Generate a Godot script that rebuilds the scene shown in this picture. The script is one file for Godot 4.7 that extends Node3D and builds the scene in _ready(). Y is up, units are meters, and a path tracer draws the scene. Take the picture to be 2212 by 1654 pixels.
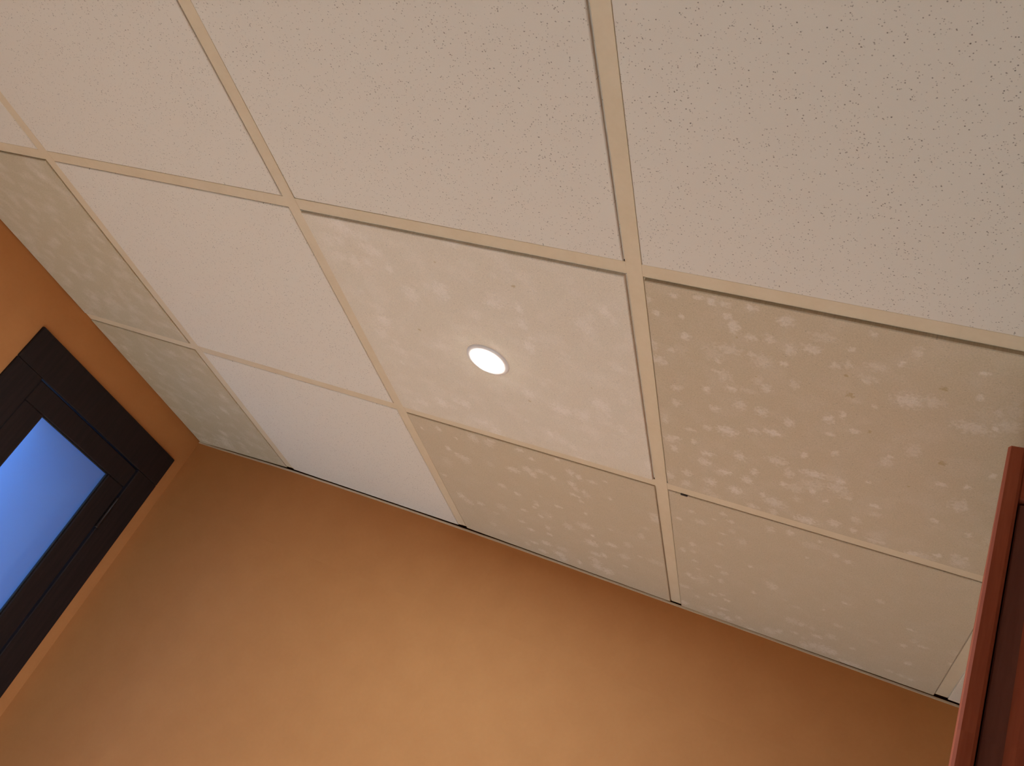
extends Node3D
# A suspended tile ceiling, an orange room corner with a dark window, a recessed downlight and the top of a cherry cabinet.
# World: x runs along the back wall from the left wall (x = 0), z comes from the back wall (z = 0) into the room, y is up.

const CH := 2.45                                   # height of the face of the ceiling grid
const EYE := Vector3(1.951, CH - 0.7589, 2.0636)
const RIGHT := Vector3(0.88721379, 0.41696762, -0.19745807)
const DOWN := Vector3(0.23440523, -0.77603512, -0.58551147)
const AHEAD := Vector3(-0.39737372, 0.47318865, -0.78624845)
const FOCAL := 1880.0                              # pixels, for a frame of 2212 x 1654
const ROOM_X := 3.3
const ROOM_Z := 4.6
const XS := [0.0, 0.387, 0.987, 1.587, 2.187, 2.787, 3.3]
const ZS := [0.0, 0.5796, 1.1796, 1.7796, 2.3796, 2.9796, 3.5796, 4.1796, 4.6]
const BAR := 0.012                                 # half the width of a grid bar
const LAMPS := [Vector2(1.281, 0.866)]
const BEAM_ENERGY := 26.0
const SPILL_ENERGY := 1.75
const LAMP_COLOR := Color(0.775, 0.89, 1.0)
const SKY_ENERGY := 7.2

var M := {}
var taken := {}


# ---------------------------------------------------------------- helpers
func numbered(called: String) -> String:
	var n: int = taken.get(called, 0)
	taken[called] = n + 1
	return called if n == 0 else "%s_%03d" % [called, n]


func new_st() -> SurfaceTool:
	var st := SurfaceTool.new()
	st.begin(Mesh.PRIMITIVE_TRIANGLES)
	st.set_smooth_group(-1)
	return st


func tri(st: SurfaceTool, a: Vector3, b: Vector3, c: Vector3, out: Vector3, uvs := []) -> void:
	# front faces run clockwise; out is the side to face
	var p := [a, b, c]
	var u := uvs.duplicate()
	if (b - a).cross(c - a).dot(out) > 0.0:
		p = [a, c, b]
		if u.size() == 3:
			u = [uvs[0], uvs[2], uvs[1]]
	for k in 3:
		if u.size() == 3:
			st.set_uv(u[k])
		st.add_vertex(p[k])


func quad(st: SurfaceTool, a: Vector3, b: Vector3, c: Vector3, d: Vector3, out: Vector3) -> void:
	tri(st, a, b, c, out)
	tri(st, a, c, d, out)


func box(st: SurfaceTool, lo: Vector3, hi: Vector3, ch := 0.0) -> void:
	# a box with chamfered edges
	var mid := (lo + hi) / 2.0
	var h := (hi - lo) / 2.0
	var pt := func(s: Vector3, axis: int) -> Vector3:
		var q := Vector3(h.x - ch, h.y - ch, h.z - ch)
		q[axis] = h[axis]
		return mid + q * s
	for axis in 3:
		var b := (axis + 1) % 3
		var c := (axis + 2) % 3
		for sg in [-1.0, 1.0]:
			var n := Vector3.ZERO
			n[axis] = sg
			var ring := []
			for w in [[-1, -1], [1, -1], [1, 1], [-1, 1]]:
				var s := Vector3.ZERO
				s[axis] = sg
				s[b] = w[0]
				s[c] = w[1]
				ring.append(pt.call(s, axis))
			quad(st, ring[0], ring[1], ring[2], ring[3], n)
	if ch <= 0.0:
		return
	for axis in 3:   # the twelve edges run along an axis
		var b := (axis + 1) % 3
		var c := (axis + 2) % 3
		for sb in [-1.0, 1.0]:
			for sc in [-1.0, 1.0]:
				var s0 := Vector3.ZERO
				s0[b] = sb
				s0[c] = sc
				var s1 := s0
				s0[axis] = -1.0
				s1[axis] = 1.0
				var n := Vector3.ZERO
				n[b] = sb
				n[c] = sc
				quad(st, pt.call(s0, b), pt.call(s1, b), pt.call(s1, c), pt.call(s0, c), n)
	for sx in [-1.0, 1.0]:
		for sy in [-1.0, 1.0]:
			for sz in [-1.0, 1.0]:
				var s := Vector3(sx, sy, sz)
				tri(st, pt.call(s, 0), pt.call(s, 1), pt.call(s, 2), s)


func lathe(st: SurfaceTool, profile: Array, at: Vector3, sides := 40) -> void:
	# profile: Vector2(radius, height), turned round the vertical axis through at
	st.set_smooth_group(1)
	for k in sides:
		var a0 := TAU * k / sides
		var a1 := TAU * (k + 1) / sides
		for i in profile.size() - 1:
			var p: Vector2 = profile[i]
			var q: Vector2 = profile[i + 1]
			var along := q - p
			var nrm := Vector2(along.y, -along.x)          # the left or right of the walk: the profiles walk so that this is outside
			var am := (a0 + a1) / 2.0
			var out := Vector3(cos(am) * nrm.x, nrm.y, sin(am) * nrm.x)
			var v := []
			for e in [[p, a0], [q, a0], [q, a1], [p, a1]]:
				var w: Vector2 = e[0]
				v.append(at + Vector3(cos(e[1]) * w.x, w.y, sin(e[1]) * w.x))
			if p.x > 1e-6:
				tri(st, v[0], v[1], v[3], out)
			if q.x > 1e-6:
				tri(st, v[1], v[2], v[3], out)


func put(called: String, st: SurfaceTool, m: Material, parent: Node = self) -> MeshInstance3D:
	st.generate_normals()
	var o := MeshInstance3D.new()
	o.mesh = st.commit()
	o.material_override = m
	o.name = numbered(called) if parent == self else called
	parent.add_child(o, true)
	return o


func thing(called: String, label: String, category: String, at := Vector3.ZERO, turn := 0.0, group := "") -> Node3D:
	var o := Node3D.new()
	o.name = numbered(called)
	add_child(o)
	o.position = at
	o.rotation.y = turn
	o.set_meta("label", label)
	o.set_meta("category", category)
	if group:
		o.set_meta("group", group)
	return o


func structure(o: Node, label: String, category: String) -> Node:
	o.set_meta("kind", "structure")
	o.set_meta("label", label)
	o.set_meta("category", category)
	return o


func on_ceiling(px: float, py: float) -> Vector2:
	# where the ray through a pixel of the photograph meets the ceiling: (x, z)
	var r := RIGHT * ((px - 1106.0) / FOCAL) + DOWN * ((py - 827.0) / FOCAL) + AHEAD
	var p := EYE + r * ((CH - 0.003 - EYE.y) / r.y)
	return Vector2(p.x, p.z)


func back_z(x: float) -> float:
	# the plaster of the back wall is not quite straight
	var k := [Vector2(0.0, -0.042), Vector2(0.39, -0.010), Vector2(1.0, 0.004), Vector2(1.58, -0.008), Vector2(2.19, -0.024), Vector2(3.3, -0.035)]
	for i in k.size() - 1:
		if x <= k[i + 1].x or i == k.size() - 2:
			var t: float = clampf((x - k[i].x) / (k[i + 1].x - k[i].x), -0.2, 1.2)
			var a: Vector2 = k[maxi(i - 1, 0)]
			var b: Vector2 = k[i]
			var c: Vector2 = k[i + 1]
			var d: Vector2 = k[mini(i + 2, k.size() - 1)]
			return cubic_interpolate(b.y, c.y, a.y, d.y, t)
	return 0.0


# ---------------------------------------------------------------- materials
func plain(color: Color, rough := 0.8, metal := 0.0) -> StandardMaterial3D:
	var m := StandardMaterial3D.new()
	m.albedo_color = color
	m.roughness = rough
	m.metallic = metal
	return m


func noise(sd: int, freq: float, octaves := 3) -> FastNoiseLite:
	var n := FastNoiseLite.new()
	n.seed = sd
	n.noise_type = FastNoiseLite.TYPE_SIMPLEX_SMOOTH
	n.frequency = freq
	n.fractal_octaves = octaves
	return n


func to_texture(n: int, rgb: PackedByteArray) -> ImageTexture:
	var im := Image.create_from_data(n, n, false, Image.FORMAT_RGB8, rgb)
	im.generate_mipmaps()
	return ImageTexture.create_from_image(im)


func grainy(a: Color, b: Color, sd: int, stretch: Vector2, scale: Vector3, rough: float, world := false) -> StandardMaterial3D:
	# two tones of one thing mixed by a stretched noise, on three planes
	var n := 512
	var coarse := noise(sd, 0.02, 4)
	var fine := noise(sd + 1, 0.16, 2)
	var rgb := PackedByteArray()
	rgb.resize(n * n * 3)
	for j in n:
		for i in n:
			var t := 0.5 + 0.55 * coarse.get_noise_2d(i * stretch.x, j * stretch.y) + 0.22 * fine.get_noise_2d(i * stretch.x, j * stretch.y)
			var c := a.lerp(b, clampf(t, 0.0, 1.0))
			var k := (j * n + i) * 3
			rgb[k] = int(c.r * 255.0)
			rgb[k + 1] = int(c.g * 255.0)
			rgb[k + 2] = int(c.b * 255.0)
	var m := StandardMaterial3D.new()
	m.albedo_texture = to_texture(n, rgb)
	m.uv1_triplanar = true
	m.uv1_world_triplanar = world
	m.uv1_scale = scale
	m.roughness = rough
	return m


func clean_board(sd: int) -> StandardMaterial3D:
	# an off-white mineral board with pin holes
	var n := 1536
	var rng := RandomNumberGenerator.new()
	rng.seed = sd
	var cloud := noise(sd, 0.006, 3)
	var rgb := PackedByteArray()
	rgb.resize(n * n * 3)
	var base := Color8(225, 218, 203)
	for j in n:
		var k := j * n * 3
		for i in n:
			var t := 1.0
			if (i & 1) == 0:
				t = 1.0 + 0.018 * (rng.randf() - 0.5)
			rgb[k] = int(minf(base.r * t, 1.0) * 255.0)
			rgb[k + 1] = int(minf(base.g * t, 1.0) * 255.0)
			rgb[k + 2] = int(minf(base.b * t, 1.0) * 255.0)
			k += 3
	for h in 9500:
		var cx := rng.randf() * n
		var cy := rng.randf() * n
		var r := 0.75 + 1.15 * pow(rng.randf(), 2.2)
		if cloud.get_noise_2d(cx, cy) < -0.45:
			continue
		var depth := 0.16 + 0.3 * rng.randf()
		for j in range(int(cy - r - 1), int(cy + r + 2)):
			for i in range(int(cx - r - 1), int(cx + r + 2)):
				var d := Vector2(i - cx, j - cy).length()
				var w := clampf(r + 0.5 - d, 0.0, 1.0) * depth
				if w > 0.0:
					var k := (posmod(j, n) * n + posmod(i, n)) * 3
					rgb[k] = int(rgb[k] * (1.0 - w))
					rgb[k + 1] = int(rgb[k + 1] * (1.0 - w * 1.06))
					rgb[k + 2] = int(rgb[k + 2] * (1.0 - w * 1.12))
	var m := StandardMaterial3D.new()
	m.albedo_texture = to_texture(n, rgb)
	m.roughness = 0.95
	return m


func stained_board(sd: int, corner: Vector2, tan_tone: Color, pale: Color, spots: Array, darks: Array, scatter: int, strength: float, mottle: float) -> StandardMaterial3D:
	# a board browned all over, the stain left out or washed off in pale flecks. corner: its low x, low z; spots: Vector3(x, z, radius)
	var n := 768
	var per := n / 0.6
	var rng := RandomNumberGenerator.new()
	rng.seed = sd
	var edge := noise(sd, 0.09, 3)
	var cloud := noise(sd + 5, 0.012, 4)
	var fleck := noise(sd + 9, 0.11, 2)
	var mask := PackedFloat32Array()
	mask.resize(n * n)
	var all := []
	for s in spots:
		all.append([s, strength * rng.randf_range(0.75, 1.0)])
	for k in scatter:
		var p := Vector2(rng.randf(), rng.randf()) * 0.6
		if cloud.get_noise_2d(p.x * per * 0.8, p.y * per * 0.8) > rng.randf_range(-0.25, 0.25):
			all.append([Vector3(corner.x + p.x, corner.y + p.y, rng.randf_range(0.005, 0.016)), strength * rng.randf_range(0.3, 0.8)])
	for e in all:
		var s: Vector3 = e[0]
		var cx := (s.x - corner.x) * per
		var cy := (s.y - corner.y) * per
		var r := s.z * per * 1.25
		var sq := rng.randf_range(0.75, 1.3)
		for j in range(maxi(int(cy - r * 2.0), 0), mini(int(cy + r * 2.0) + 1, n)):
			for i in range(maxi(int(cx - r * 2.0), 0), mini(int(cx + r * 2.0) + 1, n)):
				var d := Vector2((i - cx) * sq, (j - cy) / sq).length() / r
				var w := clampf((1.15 + 0.8 * edge.get_noise_2d(i, j) - d) / 0.75, 0.0, 1.0)
				if w > 0.0:
					var k := j * n + i
					mask[k] = maxf(mask[k], w * float(e[1]))
	var brown := PackedFloat32Array()
	brown.resize(n * n)
	for s in darks:
		var cx: float = (s.x - corner.x) * per
		var cy: float = (s.y - corner.y) * per
		var r: float = s.z * per
		for j in range(maxi(int(cy - r * 2.0), 0), mini(int(cy + r * 2.0) + 1, n)):
			for i in range(maxi(int(cx - r * 2.0), 0), mini(int(cx + r * 2.0) + 1, n)):
				var d := Vector2(i - cx, j - cy).length() / r
				brown[j * n + i] = maxf(brown[j * n + i], clampf((1.0 + 0.8 * edge.get_noise_2d(i, j) - d) / 0.6, 0.0, 1.0))
	var rgb := PackedByteArray()
	rgb.resize(n * n * 3)
	for j in n:
		for i in n:
			var k := j * n + i
			var t := clampf(mask[k] + mottle * (cloud.get_noise_2d(i, j) + 0.1) + 0.07 * fleck.get_noise_2d(i, j), 0.0, 1.0)
			var c := tan_tone.lerp(pale, t)
			var f := (1.0 - 0.09 * brown[k]) * (1.0 + 0.03 * fleck.get_noise_2d(i * 2.3 + 900, j * 2.3) + 0.075 * (rng.randf() - 0.5))
			rgb[k * 3] = int(clampf(c.r * f, 0.0, 1.0) * 255.0)
			rgb[k * 3 + 1] = int(clampf(c.g * f * (1.0 - 0.04 * brown[k]), 0.0, 1.0) * 255.0)
			rgb[k * 3 + 2] = int(clampf(c.b * f * (1.0 - 0.13 * brown[k]), 0.0, 1.0) * 255.0)
	for h in 2600:   # pin holes
		var i := rng.randi_range(1, n - 2)
		var j := rng.randi_range(1, n - 2)
		var w := 0.06 + 0.16 * rng.randf()
		for q in [0, 3] if rng.randf() < 0.4 else [0]:
			var k: int = (j * n + i) * 3 + q
			for e in 3:
				rgb[k + e] = int(rgb[k + e] * (1.0 - w))
	var m := StandardMaterial3D.new()
	m.albedo_texture = to_texture(n, rgb)
	m.roughness = 0.95
	return m


func flecks(origin: Vector2, zoom: float, list: Array) -> Array:
	# marks read off an enlargement of the photograph (x, y, width there) -> where they lie on the ceiling
	var out := []
	for k in range(0, list.size(), 3):
		var px: float = origin.x + list[k] / zoom
		var py: float = origin.y + list[k + 1] / zoom
		var half: float = list[k + 2] / zoom / 2.0
		var p := on_ceiling(px, py)
		out.append(Vector3(p.x, p.y, (p - on_ceiling(px + half, py + half * 0.25)).length()))
	return out


# ---------------------------------------------------------------- the ceiling
func tile(parent: Node, c: int, r: int, m: Material, drops: Array, gap: float, fit := {}) -> MeshInstance3D:
	# the board of column c, row r. drops: how far each corner of its face hangs below the grid (low x low z, high x low z, high x high z, low x high z)
	var x0: float = XS[c] + (0.003 if c == 0 else BAR + gap)
	var x1: float = XS[c + 1] - (0.003 if c == XS.size() - 2 else BAR + gap)
	var z1: float = ZS[r + 1] - (0.003 if r == ZS.size() - 2 else BAR + gap)
	var za: float = ZS[r] + BAR + gap
	var zb := za
	if r == 0:
		za = back_z(x0) + fit.get("end_a", 0.009)
		zb = back_z(x1) + fit.get("end_b", 0.009)
	var corner := Vector2(XS[c] if c > 0 else XS[1] - 0.6, ZS[r] if r > 0 else ZS[1] - 0.6)
	var face := [Vector3(x0, -drops[0], za), Vector3(x1, -drops[1], zb), Vector3(x1, -drops[2], z1), Vector3(x0, -drops[3], z1)]
	var mid := Vector3.ZERO
	for v in face:
		mid += v / 4.0
	var st := new_st()
	var uv := func(v: Vector3) -> Vector2: return Vector2((v.x - corner.x) / 0.6, (v.z - corner.y) / 0.6)
	var low := []      # the face, inside a small worn arris
	var rim := []
	for v in face:
		var inward: Vector3 = Vector3(signf(mid.x - v.x), 0, signf(mid.z - v.z))
		low.append(v + inward * 0.0012)
		rim.append(v + Vector3(0, 0.0012, 0))
	var paint := func(a: Vector3, b: Vector3, cc: Vector3, d: Vector3, out: Vector3) -> void:
		tri(st, a, b, cc, out, [uv.call(a), uv.call(b), uv.call(cc)])
		tri(st, a, cc, d, out, [uv.call(a), uv.call(cc), uv.call(d)])
	if fit.has("hole"):
		# the face runs round the opening cut for the lamp
		var at: Vector3 = fit.hole
		var steps := 48
		for k in steps:
			var a := [TAU * k / steps, TAU * (k + 1) / steps]
			var inner := []
			var outer := []
			for q in a:
				var dir := Vector3(cos(q), 0, sin(q))
				var t := 9.0
				t = minf(t, ((low[1].x - at.x) if dir.x > 0 else (low[0].x - at.x)) / dir.x if absf(dir.x) > 1e-6 else 9.0)
				t = minf(t, ((low[2].z - at.z) if dir.z > 0 else (low[0].z - at.z)) / dir.z if absf(dir.z) > 1e-6 else 9.0)
				inner.append(Vector3(at.x, low[0].y, at.z) + dir * float(at.y))
				outer.append(Vector3(at.x, low[0].y, at.z) + dir * t)
			paint.call(inner[0], outer[0], outer[1], inner[1], Vector3.DOWN)
			var up := Vector3(0, 0.012 - low[0].y, 0)
			paint.call(inner[0], inner[1], inner[1] + up, inner[0] + up, Vector3(at.x, 0, at.z) - inner[0])
		for v in low:   # the four corners that the rays from the opening cut off
			var best := []
			var ang := atan2(v.z - at.z, v.x - at.x)
			var k0 := floorf(ang / TAU * steps)
			for q in [TAU * k0 / steps, TAU * (k0 + 1) / steps]:
				var dir := Vector3(cos(q), 0, sin(q))
				var tx: float = (v.x - at.x) / dir.x
				var tz: float = (v.z - at.z) / dir.z
				best.append(Vector3(at.x, low[0].y, at.z) + dir * minf(tx, tz))
			tri(st, best[0], v, best[1], Vector3.DOWN, [uv.call(best[0]), uv.call(v), uv.call(best[1])])
	else:
		paint.call(low[0], low[1], low[2], low[3], Vector3.DOWN)
	for k in 4:
		var k2 := (k + 1) % 4
		var side: Vector3 = (face[k] + face[k2]) / 2.0 - mid
		side.y = 0
		paint.call(low[k], low[k2], rim[k2], rim[k], side - Vector3(0, 0.3, 0))
		var ledge := 0.0022
		var ru := [Vector3(rim[k].x, maxf(ledge, rim[k].y), rim[k].z), Vector3(rim[k2].x, maxf(ledge, rim[k2].y), rim[k2].z)]
		paint.call(rim[k], rim[k2], ru[1], ru[0], side)
		# the rebate that rests on the bars
		var grow := 0.0 if (r == 0 and k == 0) or (c == 0 and k == 3) or (c == XS.size() - 2 and k == 1) or (r == ZS.size() - 2 and k == 2) else gap + 0.008
		var push := side.normalized()
		push = Vector3(signf(push.x) if absf(push.x) > 0.7 else 0.0, 0, signf(push.z) if absf(push.z) > 0.7 else 0.0) * grow
		if grow > 0.0:
			paint.call(ru[0], ru[1], ru[1] + push, ru[0] + push, Vector3.DOWN)
		paint.call(ru[0] + push, ru[1] + push, ru[1] + push + Vector3(0, 0.012, 0), ru[0] + push + Vector3(0, 0.012, 0), side)
	if not fit.has("hole"):
		paint.call(face[0] + Vector3(0, drops[0] + 0.014, 0), face[1] + Vector3(0, drops[1] + 0.014, 0), face[2] + Vector3(0, drops[2] + 0.014, 0), face[3] + Vector3(0, drops[3] + 0.014, 0), Vector3.UP)
	var o := put("ceiling_tile", st, m, parent)
	if fit.has("label"):
		o.set_meta("label", fit.label)
	return o


func build_ceiling() -> void:
	var root := Node3D.new()
	root.name = "ceiling"
	add_child(root)
	root.position = Vector3(0, CH, 0)
	structure(root, "suspended ceiling of square mineral tiles in a cream metal grid", "ceiling")
	# boards: [drops at the four corners, gap, material, label]
	var D := 0.0042
	var flat := [0.0008, 0.0008, 0.0008, 0.0008]
	var deep := [D, D, D, D]
	for c in XS.size() - 1:
		for r in ZS.size() - 1:
			var m: Material = M.clean
			var drops := flat
			var gap := 0.0008
			var fit := {}
			match [c, r]:
				[0, 1]:
					m = M.stain_left
					drops = [0.002, 0.003, 0.003, 0.003]
					gap = 0.0022
					fit.label = "cut tile strip with greenish-grey staining against the window wall"
				[0, 0]:
					m = M.stain_corner
					drops = [0.0035, 0.0016, 0.002, 0.002]
					gap = 0.0018
					fit = {"end_a": 0.002, "end_b": 0.006, "label": "cut corner tile with mottled grey-green stain"}
				[1, 1]:
					drops = [0.0012, 0.0012, 0.0012, 0.0012]
					gap = 0.0010
					fit.label = "clean off-white tile"
				[1, 0]:
					drops = [0.0008, 0.0008, 0.0008, 0.0008]
					fit = {"end_a": 0.006, "end_b": 0.006, "label": "clean off-white tile against the orange wall"}
				[2, 1]:
					m = M.stain_lamp
					drops = deep
					gap = 0.0028
					fit = {"hole": Vector3(LAMPS[0].x, 0.036, LAMPS[0].y), "label": "pinkish-tan stained tile with the lit downlight in it"}
				[2, 0]:
					m = M.stain_middle
					drops = [0.0016, 0.0034, 0.002, 0.0022]
					gap = 0.0022
					fit = {"end_a": 0.008, "end_b": 0.004, "label": "tan stained tile with clusters of pale flecks against the wall"}
				[3, 1]:
					m = M.stain_right
					drops = [0.003, 0.003, 0.005, 0.0045]
					gap = 0.0028
					fit.label = "tan stained tile covered in pale flecks"
				[3, 0]:
					m = M.stain_end
					drops = [0.0036, 0.0030, 0.002, 0.002]
					gap = 0.0018
					fit = {"end_a": 0.003, "end_b": 0.006, "label": "dull tan stained tile with few pale flecks"}
				[4, 0], [4, 1]:
					m = M.stain_lamp
					drops = [0.002, 0.002, 0.002, 0.002]
					gap = 0.0018
				[1, 2]:
					drops = [0.0012, 0.0012, 0.0028, 0.0020]
					gap = 0.0020
				[2, 2]:
					drops = [0.001, 0.0025, 0.005, 0.003]
					gap = 0.0024
				[3, 2]:
					drops = [0.001, 0.001, 0.001, 0.001]
			tile(root, c, r, m, drops, gap, fit)
	# bars: the runners go through along z, the tees hang between them
	for k in range(1, XS.size() - 1):
		var st := new_st()
		var za: float = back_z(XS[k]) + [0.0, 0.0125, 0.0135, 0.004, 0.0125, 0.01][k]
		box(st, Vector3(XS[k] - BAR, 0.0, za), Vector3(XS[k] + BAR, 0.0018, ROOM_Z - 0.002), 0.0004)
		box(st, Vector3(XS[k] - 0.0015, 0.0018, za), Vector3(XS[k] + 0.0015, 0.032, ROOM_Z - 0.002), 0.0)
		put("main_runner", st, M.bar, root)
	for k in range(1, ZS.size() - 1):
		for c in XS.size() - 1:
			var a: float = XS[c] + (0.001 if c == 0 else BAR - 0.0004)
			var b: float = XS[c + 1] - (0.001 if c == XS.size() - 2 else BAR - 0.0004)
			var st := new_st()
			box(st, Vector3(a, 0.0003, ZS[k] - BAR), Vector3(b, 0.0019, ZS[k] + BAR), 0.0004)
			box(st, Vector3(a, 0.0019, ZS[k] - 0.0015), Vector3(b, 0.032, ZS[k] + 0.0015), 0.0)
			put("cross_tee", st, M.bar, root)
	var p := on_ceiling(1477, 1071)
	var clip := new_st()
	box(clip, Vector3(p.x - 0.007, -0.0022, p.y - 0.002), Vector3(p.x + 0.007, 0.001, p.y + 0.002), 0.0006)
	put("tee_clip", clip, M.dark_metal, root).set_meta("label", "small dark clip on the edge of a tee")
	# the solid floor above the hung ceiling
	var slab := new_st()
	box(slab, Vector3(-0.55, 0.3, -0.3), Vector3(ROOM_X + 0.2, 0.45, ROOM_Z + 0.2))
	put("slab", slab, M.concrete, root)
	# the angle along the back wall
	var st := new_st()
	var steps := 66
	for k in steps:
		var xa := ROOM_X * k / steps
		var xb := ROOM_X * (k + 1) / steps
		var a := Vector3(xa, 0, back_z(xa))
		var b := Vector3(xb, 0, back_z(xb))
		var w := Vector3(0, 0, 0.0024)
		var up := Vector3(0, -0.0032, 0)
		var low := Vector3(0, -0.0080, 0)
		quad(st, a + low, b + low, b + w + low, a + w + low, Vector3.DOWN)
		quad(st, a + w + low, b + w + low, b + w + up, a + w + up, Vector3.BACK)
		quad(st, a + up, b + up, b + w + up, a + w + up, Vector3.UP)
	var angle := put("trim_1", st, M.bar)
	angle.position = Vector3(0, CH, 0)
	structure(angle, "thin pale metal angle where ceiling meets the orange wall", "trim")


# ---------------------------------------------------------------- walls and floor
func build_shell() -> void:
	var top := CH + 0.3
	var st := new_st()
	box(st, Vector3(-0.55, -0.15, -0.3), Vector3(ROOM_X + 0.2, 0.0, ROOM_Z + 0.2))
	structure(put("floor", st, M.floor), "pale laminate floor of the room", "floor")
	st = new_st()
	var steps := 66
	for k in steps:
		var xa := -0.02 + (ROOM_X + 0.04) * k / steps
		var xb := -0.02 + (ROOM_X + 0.04) * (k + 1) / steps
		var a := Vector3(xa, 0, back_z(xa))
		var b := Vector3(xb, 0, back_z(xb))
		# the plaster stops just below the tiles; the bare wall above it lies further back
		var h := Vector3(0, CH - 0.0030, 0)
		var back := Vector3(0, 0, -0.05)
		quad(st, a, b, b + h, a + h, Vector3.BACK)
		quad(st, a + h, b + h, b + h + back, a + h + back, Vector3.UP)
		h = Vector3(0, top, -0.05)
		quad(st, Vector3(xa, CH - 0.003, a.z - 0.05), Vector3(xb, CH - 0.003, b.z - 0.05), b + h, a + h, Vector3.BACK)
		quad(st, Vector3(xa, 0, -0.2), Vector3(xb, 0, -0.2), Vector3(xb, top, -0.2), Vector3(xa, top, -0.2), Vector3.FORWARD)
		quad(st, a + h, b + h, Vector3(xb, top, -0.2), Vector3(xa, top, -0.2), Vector3.UP)
		quad(st, a, b, Vector3(xb, 0, -0.2), Vector3(xa, 0, -0.2), Vector3.DOWN)
	structure(put("wall_back", st, M.wall), "plain orange painted plaster wall under the stained tiles", "wall")
	st = new_st()
	# the left wall, round the opening of the window
	box(st, Vector3(-0.52, 0, -0.2), Vector3(0, top, WZ0 + 0.02))
	box(st, Vector3(-0.52, 0, WZ1 - 0.02), Vector3(0, top, ROOM_Z + 0.15))
	box(st, Vector3(-0.52, WY1 - 0.02, WZ0 + 0.02), Vector3(0, top, WZ1 - 0.02))
	box(st, Vector3(-0.52, 0, WZ0 + 0.02), Vector3(0, WY0 + 0.02, WZ1 - 0.02))
	structure(put("wall_left", st, M.wall), "orange painted wall round the dark framed window", "wall")
	st = new_st()
	box(st, Vector3(ROOM_X, 0, -0.2), Vector3(ROOM_X + 0.15, top, ROOM_Z + 0.15))
	structure(put("wall_right", st, M.wall), "orange painted wall behind the cherry cabinet", "wall")
	st = new_st()
	box(st, Vector3(0, 0, ROOM_Z), Vector3(ROOM_X, top, ROOM_Z + 0.15))
	structure(put("wall_front", st, M.wall), "orange painted wall facing the window corner", "wall")


# the dark window: its outer edges on the left wall
const WZ0 := 0.006
const WZ1 := 0.658
const WY1 := CH - 0.103
const WY0 := CH - 1.45


func build_window() -> void:
	var root := Node3D.new()
	root.name = "window_1"
	add_child(root)
	root.position = Vector3(0, WY0, (WZ0 + WZ1) / 2.0)
	structure(root, "narrow window in a dark brown wooden frame, blue daylight behind its glass", "window")
	var w := (WZ1 - WZ0) / 2.0
	var h := WY1 - WY0
	var cw := 0.096                       # width of the casing
	var part := func(called: String, lo: Vector3, hi: Vector3, m: Material, ch := 0.002, parent: Node = root) -> MeshInstance3D:
		var st := new_st()
		box(st, lo, hi, ch)
		return put(called, st, m, parent)
	var x0 := -0.018
	var x1 := 0.007
	part.call("casing", Vector3(x0, h - cw, -w), Vector3(x1, h, w), M.wenge)
	part.call("casing", Vector3(x0, 0, -w), Vector3(x1, cw, w), M.wenge)
	part.call("casing", Vector3(x0, cw, -w), Vector3(x1, h - cw, -w + cw), M.wenge)
	part.call("casing", Vector3(x0, cw, w - cw), Vector3(x1, h - cw, w), M.wenge)
	# the sash
	var g := 0.003
	var sw := cw + 0.079
	var sx0 := -0.016
	var sx1 := 0.002
	var sash := Node3D.new()
	sash.name = "sash"
	root.add_child(sash)
	part.call("rail", Vector3(sx0, h - sw + 0.014, -w + cw + g), Vector3(sx1, h - cw - g, w - cw - g), M.wenge, 0.003, sash)
	part.call("rail", Vector3(sx0, cw + g, -w + cw + g), Vector3(sx1, sw - 0.014, w - cw - g), M.wenge, 0.003, sash)
	part.call("stile", Vector3(sx0, sw - 0.014, -w + cw + g), Vector3(sx1, h - sw + 0.014, -w + sw), M.wenge, 0.003, sash)
	part.call("stile", Vector3(sx0, sw - 0.014, w - sw), Vector3(sx1, h - sw + 0.014, w - cw - g), M.wenge, 0.003, sash)
	# the glass, held by a dark bead
	var gz0 := -w + sw
	var gz1 := w - sw
	var gy0 := sw - 0.014
	var gy1 := h - sw + 0.014
	part.call("pane", Vector3(-0.013, gy0, gz0), Vector3(-0.009, gy1, gz1), M.glass, 0.0, sash)
	var b := 0.004
	var st := new_st()
	for e in [[gy0, gy0 + b, gz0, gz1], [gy1 - b, gy1, gz0, gz1], [gy0 + b, gy1 - b, gz0, gz0 + b], [gy0 + b, gy1 - b, gz1 - b, gz1]]:
		box(st, Vector3(-0.009, e[0], e[2]), Vector3(-0.003, e[1], e[3]), 0.001)
	put("glazing_bead", st, M.rubber, sash)
	# a hinge on the side of the corner
	for y in [h - 0.245, 0.3]:
		st = new_st()
		lathe(st, [Vector2(0.0, -0.05), Vector2(0.0055, -0.05), Vector2(0.0065, -0.046), Vector2(0.0065, 0.046), Vector2(0.0055, 0.05), Vector2(0.0, 0.05)], Vector3(0.006, y, -w + cw + 0.001), 16)
		put("hinge", st, M.dark_metal, root)
	# the plastered reveal, outside the frame
	st = new_st()
	var e0 := -0.52
	var i0 := 0.098
	box(st, Vector3(e0, h - 0.028, -w + 0.02), Vector3(x0, h - 0.02, w - 0.02))
	box(st, Vector3(e0, 0.02, -w + 0.02), Vector3(x0, i0, w - 0.02))
	box(st, Vector3(e0, i0, -w + 0.02), Vector3(x0, h - 0.028, -w + i0))
	box(st, Vector3(e0, i0, w - i0), Vector3(x0, h - 0.028, w - 0.02))
	put("reveal", st, M.reveal, root)


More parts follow.
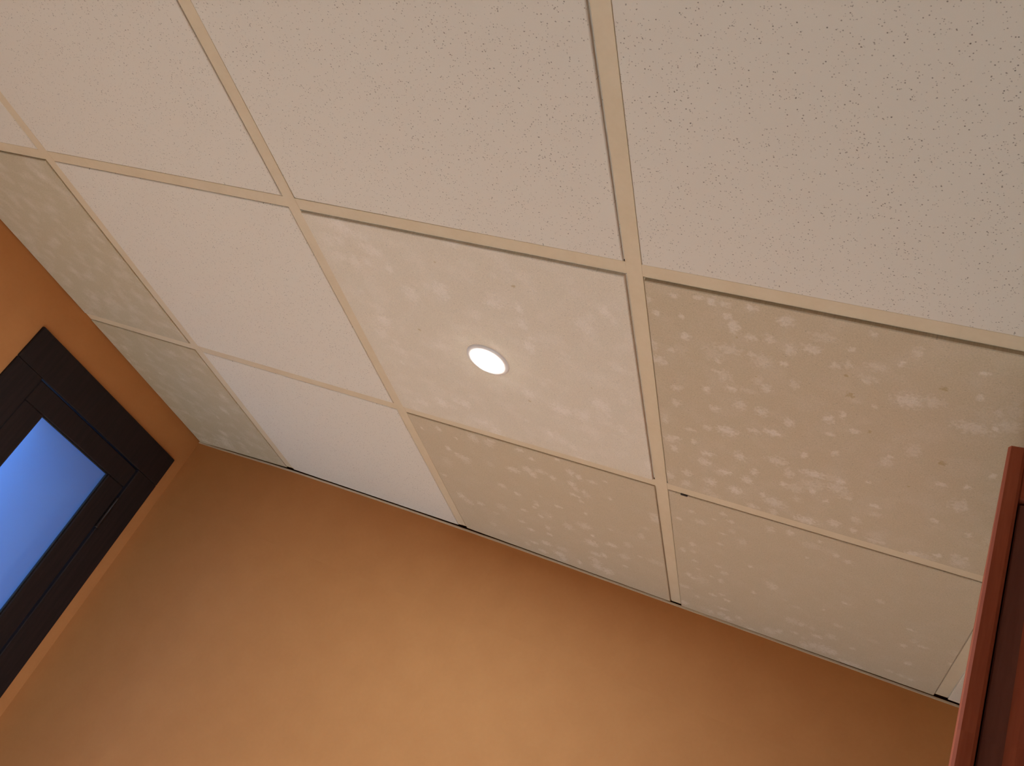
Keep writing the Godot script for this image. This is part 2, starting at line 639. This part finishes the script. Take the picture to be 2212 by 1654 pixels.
# ---------------------------------------------------------------- things
func build_downlight(k: int) -> void:
	var p: Vector2 = LAMPS[k]
	var label := "round white downlight, lit, set in the stained tile"
	var low := 0.0042 if k == 0 else 0.0008
	var o := thing("recessed_downlight", label, "downlight", Vector3(p.x, CH - low, p.y), 0.0, "")
	var st := new_st()
	lathe(st, [Vector2(0.0315, 0.010), Vector2(0.0315, -0.0015), Vector2(0.0330, -0.0034), Vector2(0.0375, -0.0034), Vector2(0.0415, -0.0018), Vector2(0.0425, 0.0)], Vector3.ZERO, 48)
	put("trim_ring", st, M.enamel, o)
	st = new_st()
	lathe(st, [Vector2(0.0, -0.0150), Vector2(0.010, -0.0143), Vector2(0.019, -0.0120), Vector2(0.0255, -0.0080), Vector2(0.0290, -0.0030), Vector2(0.0300, 0.002), Vector2(0.0300, 0.006)], Vector3.ZERO, 48)
	put("lamp_lens", st, M.lamp, o)
	st = new_st()
	lathe(st, [Vector2(0.0, 0.0062), Vector2(0.0312, 0.0062), Vector2(0.0312, 0.055), Vector2(0.0, 0.055)], Vector3.ZERO, 24)
	put("lamp_body", st, M.enamel, o)
	var l := SpotLight3D.new()      # the beam of the lens
	l.name = "downlight_glow"
	l.spot_angle = 55.0
	l.spot_angle_attenuation = 1.0
	l.spot_range = 12.0
	l.spot_attenuation = 2.0
	l.light_size = 0.02
	l.light_energy = BEAM_ENERGY
	l.light_color = LAMP_COLOR
	l.shadow_enabled = true
	l.rotation.x = -PI / 2.0
	l.position = Vector3(0, -0.001, 0)
	o.add_child(l)
	var spill := AreaLight3D.new()   # what the lens scatters to the sides
	spill.name = "downlight_spill"
	spill.area_size = Vector2(0.04, 0.04)
	spill.area_normalize_energy = true
	spill.area_range = 12.0
	spill.light_energy = SPILL_ENERGY
	spill.light_color = LAMP_COLOR
	spill.shadow_enabled = true
	spill.rotation.x = -PI / 2.0
	spill.position = Vector3(0, -0.0160, 0)
	o.add_child(spill)


func build_cabinet() -> void:
	var tall := CH - 0.12
	var o := thing("wardrobe", "tall cherry wood cabinet with dark panelled doors, just below the ceiling", "cabinet", Vector3(2.073, 0, 1.150), -deg_to_rad(7.3))
	var wide := 0.84
	var deep := 0.45
	var t := 0.018
	var part := func(called: String, lo: Vector3, hi: Vector3, m: Material, ch := 0.0015, parent: Node = o) -> MeshInstance3D:
		var st := new_st()
		box(st, lo, hi, ch)
		return put(called, st, m, parent)
	part.call("side_panel", Vector3(0, 0, -deep), Vector3(t, tall, 0), M.cherry, 0.003)
	part.call("side_panel", Vector3(wide - t, 0, -deep), Vector3(wide, tall, 0), M.cherry, 0.003)
	part.call("top_panel", Vector3(t, tall - t, -deep), Vector3(wide - t, tall - 0.001, -0.001), M.cherry)
	part.call("fascia", Vector3(t, tall - 0.066, -0.022), Vector3(wide - t, tall - t, -0.004), M.cherry)
	part.call("plinth", Vector3(t, 0, -0.05), Vector3(wide - t, 0.08, -0.03), M.cherry)
	part.call("base_panel", Vector3(t, 0.08, -deep), Vector3(wide - t, 0.08 + t, -0.03), M.cherry)
	part.call("back_panel", Vector3(t, 0.0, -deep), Vector3(wide - t, tall - t, -deep + 0.006), M.cherry)
	for k in 2:
		var a := t + 0.0016 + k * (wide / 2.0 - t)
		var b := a + wide / 2.0 - t - 0.003
		var y0 := 0.084
		var y1 := tall - 0.069
		var d := Node3D.new()
		d.name = "door"
		o.add_child(d, true)
		part.call("leaf", Vector3(a, y0, -0.028), Vector3(b, y1, -0.010), M.walnut, 0.0015, d)
		# a raised field with sloping sides
		var st := new_st()
		var m0 := 0.0205
		var m1 := 0.0295
		var zf := -0.010
		var zt := 0.0
		var lo := [Vector3(a + m0, y0 + m0, zf), Vector3(b - m0, y0 + m0, zf), Vector3(b - m0, y1 - m0, zf), Vector3(a + m0, y1 - m0, zf)]
		var hi := [Vector3(a + m1, y0 + m1, zt), Vector3(b - m1, y0 + m1, zt), Vector3(b - m1, y1 - m1, zt), Vector3(a + m1, y1 - m1, zt)]
		var mid := Vector3((a + b) / 2.0, (y0 + y1) / 2.0, zf)
		for e in 4:
			var f := (e + 1) % 4
			quad(st, lo[e], lo[f], hi[f], hi[e], (lo[e] + lo[f]) / 2.0 - mid + Vector3(0, 0, 0.1))
		quad(st, hi[0], hi[1], hi[2], hi[3], Vector3.BACK)
		put("raised_panel", st, M.cherry_door, d)
		st = new_st()
		lathe(st, [Vector2(0.0, -0.014), Vector2(0.008, -0.013), Vector2(0.014, -0.006), Vector2(0.014, 0.0), Vector2(0.007, 0.006), Vector2(0.006, 0.022), Vector2(0.0, 0.022)], Vector3.ZERO, 20)
		var knob := put("knob", st, M.dark_metal, d)
		knob.rotation.x = -PI / 2.0
		knob.position = Vector3((b - 0.045) if k == 0 else (a + 0.045), 1.05, 0.022)


# ---------------------------------------------------------------- 
func _ready() -> void:
	# camera
	var cam := Camera3D.new()
	cam.name = "camera"
	cam.fov = rad_to_deg(2.0 * atan(827.0 / FOCAL))
	cam.near = 0.02
	cam.far = 100.0
	add_child(cam)
	cam.transform = Transform3D(Basis(RIGHT, -DOWN, -AHEAD).orthonormalized(), EYE)
	cam.current = true
	# sky and exposure
	var sky_look := ProceduralSkyMaterial.new()
	sky_look.sky_top_color = Color(0.37, 0.65, 1.0)
	sky_look.sky_horizon_color = Color(0.42, 0.68, 1.0)
	sky_look.ground_horizon_color = Color(0.40, 0.55, 0.75)
	sky_look.ground_bottom_color = Color(0.25, 0.34, 0.46)
	var env := Environment.new()
	env.background_mode = Environment.BG_SKY
	env.sky = Sky.new()
	env.sky.sky_material = sky_look
	env.background_energy_multiplier = SKY_ENERGY
	env.tonemap_mode = Environment.TONE_MAPPER_LINEAR
	env.tonemap_exposure = 1.0
	env.sdfgi_enabled = true
	env.ssao_enabled = true
	env.ssil_enabled = true
	var we := WorldEnvironment.new()
	we.name = "environment"
	we.environment = env
	add_child(we)
	# materials
	M.wall = grainy(Color8(197, 134, 75), Color8(191, 128, 70), 11, Vector2(1, 1), Vector3(0.9, 0.9, 0.9), 0.85, true)
	M.bar = grainy(Color8(222, 206, 176), Color8(215, 198, 166), 21, Vector2(0.6, 0.6), Vector3(2, 2, 2), 0.55, true)
	M.floor = grainy(Color8(206, 196, 182), Color8(190, 178, 162), 31, Vector2(3, 0.3), Vector3(0.7, 0.7, 0.7), 0.45, true)
	M.concrete = plain(Color8(120, 118, 114), 0.95)
	M.reveal = plain(Color8(132, 148, 172), 0.95)
	M.wenge = grainy(Color8(46, 35, 32), Color8(34, 26, 24), 41, Vector2(4, 0.25), Vector3(1.6, 1.6, 1.6), 0.6)
	M.wenge.metallic_specular = 0.3
	M.cherry = grainy(Color8(178, 99, 72), Color8(150, 78, 56), 51, Vector2(4, 0.2), Vector3(1.5, 1.5, 1.5), 0.72)
	M.cherry_door = grainy(Color8(176, 98, 72), Color8(150, 78, 57), 53, Vector2(4, 0.2), Vector3(1.5, 1.5, 1.5), 0.72)
	M.walnut = grainy(Color8(132, 85, 72), Color8(115, 71, 60), 61, Vector2(4, 0.2), Vector3(1.5, 1.5, 1.5), 0.72)
	for k in ["cherry", "cherry_door", "walnut"]:
		M[k].metallic_specular = 0.15
	M.rubber = plain(Color8(18, 18, 20), 0.7)
	M.dark_metal = plain(Color8(52, 44, 40), 0.4, 0.8)
	M.enamel = plain(Color8(232, 230, 226), 0.35)
	M.glass = plain(Color(0.85, 0.92, 1.0, 0.03), 0.02)
	M.glass.transparency = BaseMaterial3D.TRANSPARENCY_ALPHA
	M.lamp = plain(Color8(250, 250, 250), 0.3)
	M.lamp.emission_enabled = true
	M.lamp.emission = Color(1.0, 0.98, 0.95)
	M.lamp.emission_energy_multiplier = 6.0
	M.clean = clean_board(71)
	var pale := Color8(224, 213, 196)
	var tan_tone := Color8(201, 185, 156)
	var right_spots := flecks(Vector2(1300, 540), 2.297, [360, 225, 40, 480, 230, 40, 545, 250, 50, 610, 265, 45, 745, 285, 50, 270, 305, 40, 395, 325, 30, 620, 325, 40, 655, 375, 70, 900, 350, 60, 735, 430, 50, 830, 435, 55, 415, 425, 45, 345, 490, 40, 745, 515, 45, 575, 545, 35, 575, 600, 35, 1045, 490, 70, 905, 560, 40, 1160, 570, 50, 1345, 415, 45, 1240, 490, 40, 1490, 560, 40, 1315, 650, 45, 365, 680, 40, 520, 690, 45, 640, 685, 45, 815, 685, 55, 365, 755, 50, 560, 785, 50, 690, 770, 70, 790, 800, 60, 315, 845, 30, 440, 890, 40, 525, 880, 45, 620, 895, 80, 755, 895, 50, 850, 905, 60, 930, 855, 60, 1125, 835, 60, 1195, 815, 40, 1250, 895, 50, 1130, 910, 40, 1355, 775, 35, 365, 930, 40, 455, 950, 30, 360, 985, 40, 525, 1010, 50, 510, 1050, 60, 680, 1020, 60, 870, 1045, 80, 1005, 1015, 50, 1155, 1005, 40, 1425, 1025, 35, 340, 1120, 50, 420, 1105, 50, 610, 1100, 50, 540, 1150, 60, 755, 1100, 50, 720, 1140, 60, 925, 1105, 60, 1050, 1110, 80, 660, 1190, 60, 800, 1215, 40, 900, 1160, 40, 1185, 1150, 40, 1045, 1195, 40, 1320, 1150, 25, 745, 1270, 50, 850, 1300, 50, 1010, 1340, 80, 1155, 1355, 60, 1110, 1245, 30, 1225, 1230, 40, 1355, 1270, 40, 1245, 1390, 40, 1875, 730, 50, 1900, 610, 40, 1955, 885, 40, 1940, 1120, 40, 1685, 1160, 50, 1810, 1175, 40, 1650, 1340, 40, 1820, 1415, 40, 1665, 1515, 40, 1540, 1510, 70, 1805, 1530, 30])
	var right_darks := flecks(Vector2(1300, 540), 2.297, [1230, 715, 55, 1695, 685, 45, 1690, 1055, 55, 1330, 900, 28, 765, 625, 12, 670, 430, 20, 1520, 1170, 20, 1210, 620, 30])
	var middle_spots := flecks(Vector2(860, 860), 3.445, [175, 225, 25, 300, 230, 40, 430, 300, 25, 370, 375, 40, 435, 415, 30, 685, 320, 40, 905, 390, 50, 855, 535, 70, 960, 530, 60, 1000, 570, 60, 1060, 550, 60, 990, 455, 40, 1145, 595, 50, 1180, 460, 30, 1280, 555, 60, 1340, 590, 60, 1290, 640, 60, 1320, 680, 50, 1440, 625, 50, 1540, 625, 30, 1380, 700, 50, 1300, 720, 40, 1360, 770, 40, 1345, 740, 30, 885, 715, 40, 605, 785, 40, 470, 730, 60, 340, 575, 30, 935, 835, 40, 1030, 795, 40, 1010, 815, 30, 1190, 810, 40, 1060, 880, 40, 1395, 860, 30, 1110, 965, 40, 1130, 885, 25, 990, 980, 40, 920, 920, 40, 1270, 975, 30, 1125, 1015, 35, 1445, 1025, 30, 1440, 1080, 80, 1590, 1095, 60, 1100, 1080, 60, 1010, 1075, 40, 1080, 1140, 50, 1200, 1160, 70, 1230, 1195, 60, 1350, 1220, 40, 1470, 1160, 60, 1530, 1170, 50, 1480, 1250, 80, 1560, 1290, 80, 1690, 1250, 30, 1800, 1180, 30])
	var end_spots := flecks(Vector2(1440, 1060), 5.267, [280, 240, 70, 140, 320, 60, 640, 270, 80, 730, 355, 70, 535, 325, 40, 640, 490, 60, 600, 605, 60, 180, 670, 80, 290, 610, 80, 320, 795, 60, 590, 865, 60, 360, 890, 40, 250, 950, 70, 650, 935, 90, 300, 990, 60, 615, 1025, 80, 510, 975, 50, 520, 1180, 70, 625, 1180, 60, 690, 1245, 70, 350, 1200, 50, 985, 1155, 60, 200, 1270, 90, 640, 1340, 80, 620, 1400, 90, 500, 1370, 80, 700, 1450, 90, 820, 1440, 70, 960, 1570, 80, 1400, 480, 90, 1740, 580, 60, 1930, 740, 90, 2060, 815, 100, 1600, 765, 50, 2030, 1280, 70, 1520, 1520, 80, 1130, 1580, 60, 1290, 1590, 70, 1460, 1610, 60, 950, 860, 60, 1780, 1350, 40])
	end_spots.append_array(flecks(Vector2(1400, 1200), 2.989, [1695, 480, 40, 1645, 580, 50, 1770, 590, 50, 1675, 695, 50, 1560, 745, 50, 1090, 520, 60, 1130, 600, 110, 1060, 580, 80, 1010, 575, 60, 1180, 620, 80, 1280, 690, 90, 1330, 705, 80, 840, 490, 40, 945, 495, 40, 990, 440, 50, 1695, 800, 40, 1320, 600, 40]))
	var lamp_spots := flecks(Vector2(600, 380), 2.433, [1130, 665, 80, 1270, 700, 50, 1290, 780, 60, 1720, 710, 60, 1600, 780, 100, 985, 1195, 60, 920, 1210, 50, 870, 1190, 60, 1320, 1145, 60, 1430, 1350, 40, 1700, 1200, 100, 1600, 1260, 90, 1810, 1330, 60, 1320, 890, 60, 1500, 1230, 90, 760, 1190, 60, 1150, 1350, 80, 700, 620, 90, 860, 600, 90, 560, 760, 70, 330, 270, 90, 480, 380, 90])
	var lamp_darks := flecks(Vector2(600, 380), 2.433, [825, 450, 16, 1240, 578, 26, 745, 805, 20, 1325, 1180, 22, 1650, 1112, 10])
	var corner_spots := flecks(Vector2.ZERO, 1.0, [450, 960, 34, 478, 972, 30, 505, 985, 26, 488, 955, 24])
	M.stain_right = stained_board(101, Vector2(XS[3], ZS[1]), tan_tone, pale, right_spots, right_darks, 150, 0.8, 0.25)
	M.stain_middle = stained_board(102, Vector2(XS[2], ZS[1] - 0.6), tan_tone, pale, middle_spots, [], 60, 0.8, 0.16)
	M.stain_end = stained_board(103, Vector2(XS[3], ZS[1] - 0.6), tan_tone, pale, end_spots, [], 60, 0.7, 0.16)
	M.stain_lamp = stained_board(104, Vector2(XS[2], ZS[1]), Color8(222, 212, 192), Color8(234, 225, 210), lamp_spots, lamp_darks, 130, 0.8, 0.55)
	M.stain_left = stained_board(105, Vector2(XS[1] - 0.6, ZS[1]), Color8(196, 184, 156), Color8(220, 210, 194), [], [], 60, 0.5, 0.7)
	M.stain_corner = stained_board(106, Vector2(XS[1] - 0.6, ZS[1] - 0.6), Color8(192, 178, 148), Color8(218, 207, 187), corner_spots, [], 160, 0.7, 0.5)
	# structure
	build_shell()
	build_ceiling()
	build_window()
	# things
	for k in LAMPS.size():
		build_downlight(k)
	build_cabinet()
